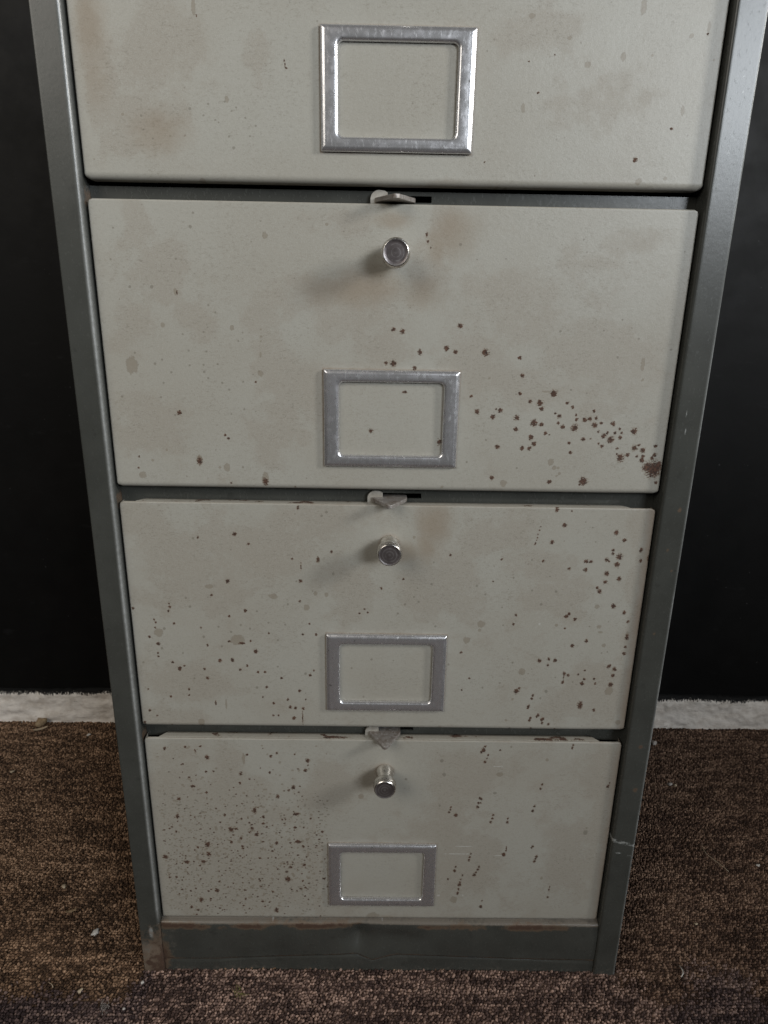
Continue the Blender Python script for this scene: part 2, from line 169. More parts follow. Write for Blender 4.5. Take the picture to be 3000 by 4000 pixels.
# ------------------------------------------------------------------ node helpers
class NT:
    def __init__(s, name):
        s.m = bpy.data.materials.new(name)
        s.m.use_nodes = True
        s.t = s.m.node_tree
        s.n, s.l = s.t.nodes, s.t.links
        s.p = s.n["Principled BSDF"]
        s.pos = s.n.new("ShaderNodeNewGeometry").outputs["Position"]

    def put(s, inp, v):
        if hasattr(v, "is_linked") or isinstance(v, bpy.types.NodeSocket):
            s.l.new(v, inp)
        elif isinstance(v, (tuple, list)):
            inp.default_value = (*v, 1) if len(v) == 3 and len(inp.default_value) == 4 else v
        else:
            inp.default_value = v

    def math(s, op, a, b=0.0, c=None, clamp=False):
        n = s.n.new("ShaderNodeMath")
        n.operation = op
        n.use_clamp = clamp
        s.put(n.inputs[0], a)
        s.put(n.inputs[1], b)
        if c is not None: s.put(n.inputs[2], c)
        return n.outputs[0]

    def step(s, v, lo, hi, a=0.0, b=1.0):
        n = s.n.new("ShaderNodeMapRange")
        n.interpolation_type = 'SMOOTHSTEP'
        s.put(n.inputs[0], v)
        for k, x in zip((1, 2, 3, 4), (lo, hi, a, b)): s.put(n.inputs[k], x)
        return n.outputs[0]

    def noise(s, scale, detail=3.0, rough=0.55, stretch=None, dist=0.0):
        n = s.n.new("ShaderNodeTexNoise")
        n.inputs["Scale"].default_value = scale
        n.inputs["Detail"].default_value = detail
        n.inputs["Roughness"].default_value = rough
        n.inputs["Distortion"].default_value = dist
        v = s.pos
        if stretch:
            m = s.n.new("ShaderNodeMapping")
            m.inputs["Scale"].default_value = stretch[:3]
            if len(stretch) > 3: m.inputs["Rotation"].default_value = stretch[3]
            s.l.new(v, m.inputs[0])
            v = m.outputs[0]
        s.l.new(v, n.inputs["Vector"])
        return n.outputs["Fac"]

    def mix(s, f, a, b, mode='MIX'):
        n = s.n.new("ShaderNodeMix")
        n.data_type = 'RGBA'
        n.blend_type = mode
        s.put(n.inputs[0], f)
        s.put(n.inputs[6], a)
        s.put(n.inputs[7], b)
        return n.outputs[2]

    def attr(s, name):
        a = s.n.new("ShaderNodeAttribute")
        a.attribute_name = name
        sp = s.n.new("ShaderNodeSeparateColor")
        s.l.new(a.outputs["Color"], sp.inputs[0])
        return sp.outputs[0], sp.outputs[1], sp.outputs[2], a.outputs["Alpha"]

    def xyz(s):
        sp = s.n.new("ShaderNodeSeparateXYZ")
        s.l.new(s.pos, sp.inputs[0])
        return sp.outputs

    def bump(s, h, strength, dist, normal=None):
        b = s.n.new("ShaderNodeBump")
        b.inputs["Strength"].default_value = strength
        b.inputs["Distance"].default_value = dist
        s.l.new(h, b.inputs["Height"])
        if normal is not None: s.l.new(normal, b.inputs["Normal"])
        return b.outputs[0]

    def out(s, col, rough, metal=0.0, normal=None, spec=0.5):
        s.put(s.p.inputs["Base Color"], col)
        s.put(s.p.inputs["Roughness"], rough)
        s.put(s.p.inputs["Metallic"], metal)
        s.put(s.p.inputs["Specular IOR Level"], spec)
        if normal is not None: s.l.new(normal, s.p.inputs["Normal"])
        return s.m


def wob(t, n, amp):
    return t.math('MULTIPLY', t.math('SUBTRACT', n, 0.5), amp)


def mat_drawer():
    t = NT("drawer_paint")
    R, G, B, A = t.attr("marks")
    W, E, S, CL = t.attr("marks_more")
    fine, mid = t.noise(900, 2), t.noise(330, 3)
    big, huge = t.noise(45, 4, 0.6), t.noise(11, 3)
    grain = t.noise(1600, 1)
    base = t.mix(t.step(huge, .3, .7), (0.346, 0.338, 0.299), (0.324, 0.309, 0.267))
    blot = t.step(t.math('ADD', t.math('ADD', B, wob(t, big, .25)), wob(t, mid, .30)), .22, .66)
    blot = t.math('MULTIPLY', blot, t.math('SUBTRACT', 1.0, CL))
    base = t.mix(t.math('MULTIPLY', blot, .54), base, (0.283, 0.256, 0.213))
    # rubbed-in grime of fine short flecks
    fleck = t.step(t.noise(430, 4, .72, (1, 1, 2.0, (0, .35, 0))), .50, .70)
    patch = t.step(t.noise(26, 3, .6), .36, .66, .16, .50)
    base = t.mix(t.math('MULTIPLY', fleck, t.math('ADD', patch, t.math('MULTIPLY', blot, .16))), base, (0.185, 0.168, 0.135))
    pale = t.step(t.noise(350, 3, .65, (1, 1, 1.6)), .55, .72)
    base = t.mix(t.math('MULTIPLY', pale, .16), base, (0.44, 0.44, 0.41))
    base = t.mix(t.math('MULTIPLY', t.step(grain, .45, .72), .20), base, (0.46, 0.455, 0.42))
    base = t.mix(t.math('MULTIPLY', t.step(t.noise(1150, 2, .7, (1, 1, 1.4)), .50, .74), .30), base, (0.215, 0.200, 0.168))
    base = t.mix(t.math('MULTIPLY', t.step(t.math('ADD', S, wob(t, big, .9)), .12, .95), .42), base, (0.215, 0.155, 0.095))
    base = t.mix(t.math('MULTIPLY', t.step(t.math('ADD', E, wob(t, big, .5)), .2, .95), .55), base, (0.20, 0.135, 0.090))
    # random tiny specks everywhere
    vn = t.n.new("ShaderNodeTexVoronoi")
    vn.inputs["Scale"].default_value = 150
    t.l.new(t.pos, vn.inputs["Vector"])
    spk = t.math('MULTIPLY', t.step(vn.outputs["Distance"], .07, .12, 1, 0), t.step(t.noise(60, 2), .54, .64))
    base = t.mix(t.math('MULTIPLY', spk, .45), base, (0.13, 0.11, 0.085))
    dot = t.step(t.math('ADD', A, wob(t, fine, .45)), .42, .62)
    base = t.mix(t.math('MULTIPLY', dot, .52), base, (0.13, 0.115, 0.088))
    gp = t.math('ADD', t.math('ADD', G, wob(t, fine, .40)), wob(t, mid, .55))
    base = t.mix(t.math('MULTIPLY', t.step(gp, .38, .62), .52), base, (0.195, 0.160, 0.115))
    base = t.mix(t.math('MULTIPLY', t.math('MULTIPLY', t.step(gp, .42, .48), t.step(gp, .52, .60, 1, 0)), .22), base, (0.11, 0.085, 0.055))
    base = t.mix(t.math('MULTIPLY', t.step(t.math('ADD', W, wob(t, mid, .8)), .42, .6), .55), base, (0.52, 0.52, 0.50))
    rr = t.math('ADD', t.math('ADD', R, wob(t, t.noise(1500, 2), .65)), wob(t, t.noise(620, 2, .6, (1, 1, 1.7)), 1.15))
    halo = t.step(rr, .20, .50)
    core = t.step(rr, .46, .56)
    base = t.mix(t.math('MULTIPLY', halo, .40), base, (0.175, 0.120, 0.072))
    rust = t.mix(t.step(t.noise(700, 3, .7), .35, .68), (0.026, 0.0125, 0.0090), (0.105, 0.046, 0.026))
    base = t.mix(t.math('MULTIPLY', core, .94), base, rust)
    h = t.math('ADD', t.math('MULTIPLY', t.noise(420, 3), .35), t.math('MULTIPLY', core, t.math('ADD', .6, fine)))
    h = t.math('ADD', h, t.math('MULTIPLY', big, .8))
    n = t.bump(t.math('ADD', h, t.math('MULTIPLY', grain, .22)), 0.45, 0.0005)
    rough = t.math('ADD', t.step(core, 0, 1, .40, .85), t.math('MULTIPLY', blot, .08))
    return t.out(base, rough, 0, n, .45)


def mat_frame():
    t = NT("frame_paint")
    R, G, B, A = t.attr("marks")
    big, mid, fine = t.noise(28, 4, .6), t.noise(260, 3), t.noise(900, 2)
    base = t.mix(t.step(big, .3, .7), (0.056, 0.058, 0.052), (0.045, 0.0465, 0.0415))
    fleck = t.step(t.noise(420, 3, .6, (1, 1, .6)), .58, .74)
    base = t.mix(t.math('MULTIPLY', fleck, .10), base, (0.105, 0.108, 0.100))
    base = t.mix(t.math('MULTIPLY', t.step(t.noise(75, 3, .7), .60, .72), .45), base, (0.030, 0.031, 0.028))
    dust = t.step(t.math('ADD', B, wob(t, mid, .8)), .3, .8)
    base = t.mix(t.math('MULTIPLY', dust, .72), base, (0.205, 0.180, 0.152))
    base = t.mix(t.math('MULTIPLY', t.step(t.math('ADD', G, wob(t, fine, .8)), .40, .65), .8), base, (0.30, 0.31, 0.30))
    base = t.mix(t.math('MULTIPLY', A, t.math('ADD', .45, mid)), base, (0.34, 0.35, 0.345))  # window glint on the stile edges, mixed in as a paler colour
    rr = t.math('ADD', t.math('ADD', R, wob(t, fine, .35)), wob(t, t.noise(130, 4, .65), 1.0))
    halo, core = t.step(rr, .30, .55), t.step(rr, .55, .75)
    base = t.mix(t.math('MULTIPLY', halo, .55), base, (0.150, 0.098, 0.062))
    base = t.mix(t.math('MULTIPLY', core, .9), base, t.mix(t.noise(500, 3, .7), (0.018, 0.012, 0.009), (0.090, 0.042, 0.022)))
    h = t.math('ADD', t.math('MULTIPLY', t.noise(380, 3), .3), t.math('ADD', t.math('MULTIPLY', big, 1.0), t.math('MULTIPLY', core, fine)))
    n = t.bump(h, .17, .0006)
    return t.out(base, t.math('ADD', t.step(core, 0, 1, .27, .85), t.math('MULTIPLY', fleck, .1)), 0, n, .5)


def mat_metal(name, col, dark, r0, r1, turned=False, stretch=None, metal=1.0, fleck=.4):
    t = NT(name)
    sm = t.noise(140, 4, .65)
    sc = t.step(t.noise(420, 4, .7, stretch or (1, 1, 1)), .52, .70)
    base = t.mix(t.step(sm, .35, .72), col, dark)
    base = t.mix(t.math('MULTIPLY', sc, fleck), base, (0.86, 0.86, 0.87))
    base = t.mix(t.math('MULTIPLY', t.step(t.noise(300, 3, .7), .66, .74), .7), base, (0.10, 0.085, 0.075))
    rough = t.math('ADD', t.step(sm, .3, .75, r0, r1), t.math('MULTIPLY', sc, .12))
    n = t.bump(t.noise(600, 3), .18, .0002)
    if turned:
        tc = t.n.new("ShaderNodeTexCoord")
        sp = t.n.new("ShaderNodeSeparateXYZ")
        t.l.new(tc.outputs["Object"], sp.inputs[0])
        rad = t.math('SQRT', t.math('ADD', t.math('POWER', sp.outputs[0], 2.0), t.math('POWER', sp.outputs[2], 2.0)))
        ring = t.math('SINE', t.math('MULTIPLY', rad, 7500.0))
        n = t.bump(ring, .10, .0001, n)
        # the flat end is darker and browner, with a few turned circles still showing
        face = t.math('MULTIPLY', t.step(sp.outputs[1], -.0236, -.0240), t.step(rad, .0086, .0081))
        circ = t.step(t.math('ADD', t.math('SINE', t.math('MULTIPLY', rad, 2600.0)), wob(t, sm, 3.0)), .5, .95)
        face_col = t.mix(t.math('MULTIPLY', circ, .45), t.mix(sm, (0.10, 0.085, 0.085), (0.17, 0.15, 0.148)), (0.30, 0.29, 0.285))
        base = t.mix(face, base, face_col)
        rough = t.math('ADD', rough, t.math('MULTIPLY', face, .10))
        metal = t.math('SUBTRACT', 1.0, t.math('MULTIPLY', face, .35))
    return t.out(base, rough, metal, n)


def mat_simple(name, a, b, scale, rough, bump=.2, dist=.0005, spec=.4):
    t = NT(name)
    n = t.noise(scale, 4, .6)
    return t.out(t.mix(t.step(n, .3, .7), a, b), rough, 0, t.bump(t.noise(scale * 2.5, 3), bump, dist), spec)


def mat_wall():
    t = NT("black_wall_paint")
    x, y, z = t.xyz()
    base = t.mix(t.step(t.noise(6, 4, .6), .35, .7), (0.0030, 0.0030, 0.0030), (0.0046, 0.0044, 0.0042))
    spk = t.step(t.noise(160, 2, .5), .755, .80)
    base = t.mix(t.math('MULTIPLY', spk, .35), base, (0.10, 0.10, 0.10))
    sm = t.step(t.noise(22, 4, .7, (1, 1, 2.5)), .62, .78)
    base = t.mix(t.math('MULTIPLY', sm, .25), base, (0.035, 0.035, 0.036))
    n = t.bump(t.math('ADD', t.noise(130, 3), t.math('MULTIPLY', t.noise(14, 3), 2.0)), .12, .0010)
    return t.out(base, t.step(t.noise(30, 3), .3, .7, .50, .58), 0, n, .17)


def mat_skirting():
    t = NT("rough_white_paint")
    x, y, z = t.xyz()
    stain = t.noise(48, 4, .65, (1, 1, 1.7))
    base = t.mix(t.step(stain, .38, .72), (0.74, 0.695, 0.64), (0.54, 0.49, 0.435))
    crack = t.step(t.noise(70, 4, .7, (1, 1, 2.6)), .64, .70)
    base = t.mix(t.math('MULTIPLY', crack, .6), base, (0.15, 0.13, 0.115))
    # black wall paint brushed raggedly over the upper edge, in short upright strokes
    st = t.noise(520, 4, .75, (1.0, 1, .30))
    lo = t.noise(17, 3, .6, (1, 1, .01))
    edge = t.math('ADD', z, t.math('ADD', wob(t, st, .022), wob(t, lo, .012)))
    blk = t.step(edge, .0482, .0508)
    base = t.mix(blk, base, (0.0042, 0.0042, 0.0042))
    t.p.inputs["Specular Tint"].default_value = (.6, .6, .6, 1)
    n = t.bump(t.math('ADD', t.noise(110, 4, .65, (1, 1, 1.8)), t.math('MULTIPLY', t.noise(30, 3), 1.5)), .6, .002)
    return t.out(base, .72, 0, n, .3)


def mat_carpet():
    t = NT("carpet_loops")
    a = t.n.new("ShaderNodeAttribute")
    a.attribute_name = "yarn"
    f = t.noise(2600, 2, .6)
    base = t.mix(t.step(f, .3, .7), (0.55, 0.55, 0.55), (1.35, 1.35, 1.35))
    col = t.mix(1.0, a.outputs["Color"], base, 'MULTIPLY')
    t.p.inputs["Sheen Weight"].default_value = .03
    t.p.inputs["Sheen Roughness"].default_value = .6
    return t.out(col, .9, 0, t.bump(t.noise(2200, 2), .5, .0006), .15)


M_DRAWER, M_FRAME = mat_drawer(), mat_frame()
M_ALU = mat_metal("worn_aluminium", (0.72, 0.72, 0.735), (0.64, 0.635, 0.655), .22, .32, stretch=(1, 1, .35), metal=.84, fleck=.12)
M_KNOB = mat_metal("worn_chrome", (0.76, 0.74, 0.70), (0.54, 0.50, 0.46), .20, .36, turned=True)
M_STEEL = mat_metal("dull_steel", (0.33, 0.31, 0.29), (0.19, 0.155, 0.13), .42, .60)
_p = M_STEEL.node_tree.nodes["Principled BSDF"]
_p.inputs["Metallic"].default_value = 0.45
M_BRACKET = mat_simple("bracket_paint", (0.35, 0.335, 0.30), (0.24, 0.22, 0.19), 160, .5)
M_WALL, M_SKIRT, M_CARPET = mat_wall(), mat_skirting(), mat_carpet()

# ------------------------------------------------------------------ setting: wall, skirting, floor
WALL_Y = 0.4170
bm = bmesh.new()
bm_box(bm, -2.6, 2.6, WALL_Y, WALL_Y + .1, -.02, 2.6)
wall = tag(link("wall", bm_mesh(bm, "wall"), M_WALL), kind="structure")

# rough plastered skirting strip, wavy face and uneven top
xs = np.arange(-1.5, 1.5001, .002)
zs = np.concatenate([np.linspace(-.006, .054, 31)])
X, Z = np.meshgrid(xs, zs, indexing='ij')
Y = WALL_Y - .0068 - .0030 * (vnoise(X, Z, .022, .009, 3) - .5) - .0034 * (vnoise(X, Z, .07, .018, 4) - .5) - .0016 * (vnoise(X, Z, .007, .006, 7) - .5) + .0035 * np.clip((Z - .044) / .010, 0, 1) ** 2
Zt = Z + np.clip(Z / .054, 0, 1) * (.005 * (vnoise(X, Z * 0, .06, 1, 5) - .5) + .002 * (vnoise(X, Z * 0, .006, 1, 6) - .5) + .002)
V = np.stack([X, Y, Zt], -1).reshape(-1, 3)
nb = len(V)
back = np.stack([xs, np.full_like(xs, WALL_Y + .002), Zt[:, -1] + .001], 1)      # top strip back to the wall
V = np.concatenate([V, back])
nj = len(zs)
top_i = np.arange(len(xs)) * nj + nj - 1
k = np.arange(len(xs) - 1)
Q = np.concatenate([grid_quads(len(xs), nj), np.stack([top_i[k], top_i[k + 1], nb + k + 1, nb + k], 1)])
skirt = link("skirting_board", mesh_np("skirting_board", V, Q), M_SKIRT, wall, smooth=True)
skirt["label"] = "low rough white skirting strip with black wall paint ragged along its top"

# floor: backing sheet plus a mesh loop for every carpet loop near the cabinet
def yarn_color(x, y, rnd, rnd2):
    front = y < .004
    left = x < -.225
    right = x > .275
    # away from the cabinet the tiles wear into one another
    nz = vnoise(x, y, .05, .03, 24) + .5 * vnoise(x, y, .012, .012, 25) + .5 * rnd - 1.0
    front = np.where(np.abs(x) > .236, -y + .055 * nz > .012, front)
    n = len(x)
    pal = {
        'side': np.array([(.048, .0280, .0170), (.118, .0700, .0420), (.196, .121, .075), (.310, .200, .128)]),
        'right': np.array([(.038, .0220, .0155), (.092, .0555, .0390), (.152, .095, .066), (.245, .162, .114)]),  # redder tile, with part of the dimmer light there put into its colour
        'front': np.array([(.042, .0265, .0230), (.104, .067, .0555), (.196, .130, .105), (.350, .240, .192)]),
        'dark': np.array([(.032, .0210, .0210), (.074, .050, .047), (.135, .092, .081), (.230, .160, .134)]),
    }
    st = .55 * vnoise(x, y, .030, .0036, 21) + .30 * vnoise(x, y, .012, .0072, 22) + .25 * vnoise(x, y, .05, .03, 23)
    f = np.clip((st - .55) * 1.15 + .42 + (rnd - .5) * 1.0, 0, .999)
    c = np.zeros((n, 3))
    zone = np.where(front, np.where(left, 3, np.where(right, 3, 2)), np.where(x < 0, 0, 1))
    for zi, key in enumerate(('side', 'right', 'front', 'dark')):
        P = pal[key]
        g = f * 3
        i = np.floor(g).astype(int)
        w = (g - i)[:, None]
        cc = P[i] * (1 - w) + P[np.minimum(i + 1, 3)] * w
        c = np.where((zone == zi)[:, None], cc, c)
    return c * (.98 + .46 * rnd2)[:, None]


def carpet():
    gap = .0026
    Vs, Cs = [], []
    xs = np.arange(-.78, .78, gap)
    ys = np.arange(-.34, .412, gap * 1.08)
    X, Y = np.meshgrid(xs, ys, indexing='ij')
    X = X + (np.arange(len(ys)) % 2)[None, :] * gap * .5
    x, y = X.ravel(), Y.ravel()
    keep = ~((np.abs(x) < .228) & (y > .012) & (y < .385))
    x, y = x[keep], y[keep]
    n = len(x)
    x = x + RNG.normal(0, .00042, n)
    y = y + RNG.normal(0, .00042, n)
    ang = RNG.normal(.5, .55, n)
    ra = gap * RNG.uniform(.50, .72, n)
    rb = gap * RNG.uniform(.36, .52, n)
    hh = RNG.uniform(.0020, .0036, n) + .0012 * (vnoise(x, y, .02, .02, 31) - .5)
    lean = RNG.normal(0, .0006, (n, 2)) + np.array([.0002, -.0004])
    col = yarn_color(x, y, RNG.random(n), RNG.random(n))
    K = 7
    th = np.arange(K) / K * 2 * np.pi
    ca, sa = np.cos(ang)[:, None], np.sin(ang)[:, None]
    rings = []
    for (rs, hs) in ((1.0, 0.0), (1.02, .52), (.62, .88)):
        a = np.cos(th)[None] * ra[:, None] * rs
        b = np.sin(th)[None] * rb[:, None] * rs
        px = x[:, None] + a * ca - b * sa + lean[:, :1] * hs
        py = y[:, None] + a * sa + b * ca + lean[:, 1:] * hs
        pz = np.broadcast_to(-.0026 + hh[:, None] * hs, px.shape)
        rings.append(np.stack([px, py, pz], -1))
    topv = np.stack([x + lean[:, 0], y + lean[:, 1], -.0026 + hh], -1)[:, None, :]
    V = np.concatenate(rings + [topv], 1)                      # n, 3K+1, 3
    npv = 3 * K + 1
    C4 = np.ones((n, npv, 4))
    C4[:, :, :3] = col[:, None, :]
    k = np.arange(K)
    k1 = (k + 1) % K
    q = np.concatenate([np.stack([r * K + k, r * K + k1, (r + 1) * K + k1, (r + 1) * K + k], 1) for r in range(2)])
    tr = np.stack([2 * K + k, 2 * K + k1, np.full(K, 3 * K)], 1)
    off = np.arange(n)[:, None, None] * npv
    Q = (q[None] + off).reshape(-1, 4)
    T = (tr[None] + off).reshape(-1, 3)
    V = V.reshape(-1, 3)
    C4 = C4.reshape(-1, 4)
    m = len(V)
    # backing sheet, finely divided so that its own colour stays mottled
    gx, gy = np.linspace(-2.6, 2.6, 261), np.linspace(-2.6, WALL_Y + .02, 151)
    GX, GY = np.meshgrid(gx, gy, indexing='ij')
    B = np.stack([GX, GY, np.full_like(GX, -.0022)], -1).reshape(-1, 3)
    bc = np.ones((len(B), 4))
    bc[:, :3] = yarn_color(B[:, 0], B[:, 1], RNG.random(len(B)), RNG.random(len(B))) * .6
    Q = np.concatenate([Q, grid_quads(len(gx), len(gy), m)])
    me = mesh_np("floor", np.concatenate([V, B]), Q, T)
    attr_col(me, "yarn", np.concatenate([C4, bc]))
    return me


floor = tag(link("floor", carpet(), M_CARPET, smooth=True), kind="structure")

# ------------------------------------------------------------------ the cabinet
HW = .235                      # half width
Z0, PITCH, DH = .0614, .2183, .2065
DL, DR, DY = -.2134, .2119, .006
TOP = Z0 + 4 * PITCH + .006
RAIL_Y = .0175
cab = bpy.data.objects.new("filing_cabinet", None)
COL.objects.link(cab)
cab.empty_display_size = .1
tag(cab, "tall worn grey steel filing cabinet with four rust spotted drawers, standing on brown carpet", "filing cabinet")


def blotches(mm_x, mm_z, text, seed):
    """large soft patches of old dirt: the listed areas, bent out of shape and broken up"""
    f = np.zeros(mm_x.shape)
    wx = mm_x + 16 * (vnoise(mm_x, mm_z, 26, 26, seed) - .5) + 8 * (vnoise(mm_x, mm_z, 9, 9, seed + 1) - .5)
    wz = mm_z + 16 * (vnoise(mm_x, mm_z, 26, 26, seed + 2) - .5) + 8 * (vnoise(mm_x, mm_z, 9, 9, seed + 3) - .5)
    for s in text.split(';'):
        if not s: continue
        x, z, rx, rz = [float(v) for v in s.split(',')]
        d = np.sqrt(((wx - x) / rx) ** 2 + ((wz - z) / rz) ** 2)
        f = np.maximum(f, np.clip(1 - d / 1.9, 0, .62))
    n = .5 * vnoise(mm_x, mm_z, 22, 17, seed + 4) + .3 * vnoise(mm_x, mm_z, 8, 7, seed + 5) + .2 * vnoise(mm_x, mm_z, 3, 3, seed + 6)
    return np.clip(f * .85 + 1.05 * (n - .5) + .10, 0, 1)


def blobs(mm_x, mm_z, text, fac=2.0, acc=None):
    """field that is 1 in the middle of every listed mark, 0.5 on its outline and falls to 0 outside"""
    f = np.zeros(mm_x.shape) if acc is None else acc
    for s in text.split(';'):
        if not s: continue
        x, z, rx, rz = [float(v) for v in s.split(',')]
        rx, rz = max(rx, .42), max(rz, .42)
        i0, i1 = np.searchsorted(mm_x[:, 0], (x - fac * rx, x + fac * rx))
        j0, j1 = np.searchsorted(mm_z[0], (z - fac * rz, z + fac * rz))
        if i1 <= i0 or j1 <= j0: continue
        sl = (slice(i0, i1), slice(j0, j1))
        d = np.sqrt(((mm_x[sl] - x) / rx) ** 2 + ((mm_z[sl] - z) / rz) ** 2)
        f[sl] = np.maximum(f[sl], 1 - d / fac)
    return f


EXTRA_SPECK = []
EXTRA_RUST = {4: [], 3: [], 2: [], 1: []}
rs = np.random.default_rng(5)
for _ in range(2000):           # the pepper of small rust dots on the left of the bottom drawer
    x = rs.uniform(-205, -52)
    z = rs.uniform(4, 200)
    w = math.exp(-((z - 72) / 62) ** 2) * (1 if x < -70 else .8) + .10
    if rs.random() > w: continue
    r = rs.choice([.55, .75, .95, 1.25], p=[.34, .38, .20, .08])
    (EXTRA_RUST[4] if rs.random() < .30 else EXTRA_SPECK).append("%.1f,%.1f,%.2f,%.2f" % (x, z, r * rs.uniform(.8, 1.3), r * rs.uniform(.75, 1.1)))
DOTS4 = ";".join("%.1f,%.1f,%.2f,%.2f" % (rs.uniform(-208, -50), rs.uniform(3, 150), rs.uniform(.6, 1.3), rs.uniform(.5, 1.0)) for _ in range(500))
BLEED_AND_SHADE = {1: "-200,95,12,50;-160,30,20,14", 2: "43,190,17,22;30,180,9,14;22,148,18,12;-25,150,40,12;-2,196,14,6", 3: "36,190,14,22;30,172,9,16;14,166,12,10", 4: "6,2.5,9,3.5"}  # rust bleed; wide patch left of the second knob mainly paints its shadow
EDGE = {1: .25, 2: .45, 3: 1.0, 4: .8}


def drawer_mesh(d):
    w0, w1 = DL, DR
    st = .0007
    dep = .0100
    def side(lo, hi, r0, r1, back0, back1):
        """profile across the front: (coordinate, depth) with rolled edges at both ends"""
        a = np.linspace(0, np.pi / 2, 6)
        p = [(lo, back0)] + [(lo + r0 - r0 * math.cos(t), r0 - r0 * math.sin(t)) for t in a]
        n = int((hi - lo - r0 - r1) / st)
        p += [(v, 0.0) for v in np.linspace(lo + r0, hi - r1, n)[1:-1]]
        p += [(hi - r1 + r1 * math.sin(t), r1 - r1 * math.cos(t)) for t in a] + [(hi, back1)]
        return np.array(p)
    px = side(w0, w1, .0014, .0012, dep, dep)
    pz = side(0, DH, .0042, .0010, dep, .0016)
    X, Z = np.meshgrid(px[:, 0], pz[:, 0], indexing='ij')
    Yx, Yz = np.meshgrid(px[:, 1], pz[:, 1], indexing='ij')
    Y = np.maximum(Yx, Yz)
    # round the two lower corners and nick the upper ones a little
    cr = .0035
    for sx, xe in ((1, w0), (-1, w1)):
        u = np.clip((cr - sx * (X - xe)) / cr, 0, 1)
        v = np.clip((cr - Z) / cr, 0, 1)
        X = X + sx * (u * v) * cr * .30
        Z = Z + (u * v) * cr * .30
        v2 = np.clip((cr - (DH - Z)) / cr, 0, 1)
        Z = Z - (u * v2) * cr * .35
        X = X + sx * (u * v2) * cr * .2
    Y = Y + .0005 * (vnoise(X, Z, .09, .07, 40 + d) - .5)      # slightly uneven sheet
    mx, mz = X * 1000, Z * 1000
    gx, gz = np.meshgrid(px[:, 0] * 1000, pz[:, 0] * 1000, indexing='ij')
    g = lambda k: MARKS.get((d, k), '')
    R = blobs(gx, gz, ";".join([g('r')] + EXTRA_RUST[d])) * (.93 if d == 4 else 1)
    G = blobs(gx, gz, g('p') + (';' + ';'.join(EXTRA_SPECK) if d == 4 else ''))
    B = blotches(gx, gz, g('b'), 200 + 10 * d) + {1: 0, 2: .02, 3: .10, 4: .15}[d]
    A = blobs(gx, gz, g('d') + (';' + DOTS4 if d == 4 else ''))
    W = blobs(gx, gz, g('w'))
    S = blobs(gx, gz, BLEED_AND_SHADE[d], 1.6)
    E = np.clip(1 - (w1 * 1000 - gx) / 11, 0, 1) * EDGE[d]
    E = np.maximum(E, np.clip(1 - (gx - w0 * 1000) / 5, 0, 1) * .45 * (EDGE[d] if d < 3 else .5))
    E = np.maximum(E, np.clip(1 - (DH * 1000 - gz) / 2.0, 0, 1) * .5)
    # dark brown ring round the label frame, grime packed round the knob
    hd = np.maximum(np.abs(gx + .3) - 50.8, np.abs(gz - 56.4) - 36.7)
    E = np.maximum(E, np.where(hd > -1, np.clip(1.05 - np.abs(hd) / 2.2, 0, 1), 0) * .8)
    kd = np.hypot(gx - .3, gz - 173.5)
    E = np.maximum(E, np.clip(1.0 - (kd - 8) / 4.5, 0, 1) * .6)
    # paint under the label frames stayed cleaner
    CL = ((np.abs(gx) < 40) & (np.abs(gz - 56.4) < 28)).astype(float) * .85
    V = np.stack([X, Y + DY, Z], -1).reshape(-1, 3)
    c1 = np.stack([R, G, B, A], -1).reshape(-1, 4)
    c2 = np.stack([W, E, S, CL], -1).reshape(-1, 4)
    Q = grid_quads(len(px), len(pz))
    # folded lip along the top, its ends cut at a slant
    lx = np.arange(-.1985, .1905, .001)
    rows = [(.0000 + .0012, -.0009), (.0018, -.0002), (.0026, .00005), (.0045, .0001), (.0065, .0001), (.0098, .0000), (.0098, -.0040)]
    off = len(V)
    LV = []
    for (yy, zz) in rows:
        f = (lx - lx[0]) / (lx[-1] - lx[0])
        ins = min(yy, .0098) * .85
        LV.append(np.stack([lx[0] - .004 + ins + f * (lx[-1] - lx[0] + .008 - 2 * ins), np.full_like(lx, DY + yy), DH + zz + .0002 * (vnoise(lx, lx * 0, .03, 1, 60 + d) - .5)], 1))
    LV = np.concatenate(LV)
    Q = np.concatenate([Q, grid_quads(len(rows), len(lx), off, flip=True)])
    n2 = vnoise(LV[:, 0], LV[:, 1], .016, .004, 70 + d) * .7 + vnoise(LV[:, 0], LV[:, 1], .006, .003, 80 + d) * .45
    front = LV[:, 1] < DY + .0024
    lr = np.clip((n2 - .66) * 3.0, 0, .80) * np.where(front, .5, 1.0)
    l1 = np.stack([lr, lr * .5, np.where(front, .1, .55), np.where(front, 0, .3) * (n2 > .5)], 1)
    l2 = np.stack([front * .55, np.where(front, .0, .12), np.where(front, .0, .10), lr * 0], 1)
    me = mesh_np("drawer", np.concatenate([V, LV]), Q)
    attr_col(me, "marks", np.concatenate([c1, l1]))
    attr_col(me, "marks_more", np.concatenate([c2, l2]))
    return me


# ---- label holder: pressed aluminium frame, chamfered outside, rolled round the opening
def rrect(hw, hh, r, seg=5):
    pts = []
    for (cx, cz, a0) in ((hw - r, hh - r, 0), (-hw + r, hh - r, 90), (-hw + r, -hh + r, 180), (hw - r, -hh + r, 270)):
        for k in range(seg + 1):
            a = math.radians(a0 + 90 * k / seg)
            pts.append((cx + r * math.cos(a), cz + r * math.sin(a)))
    return pts


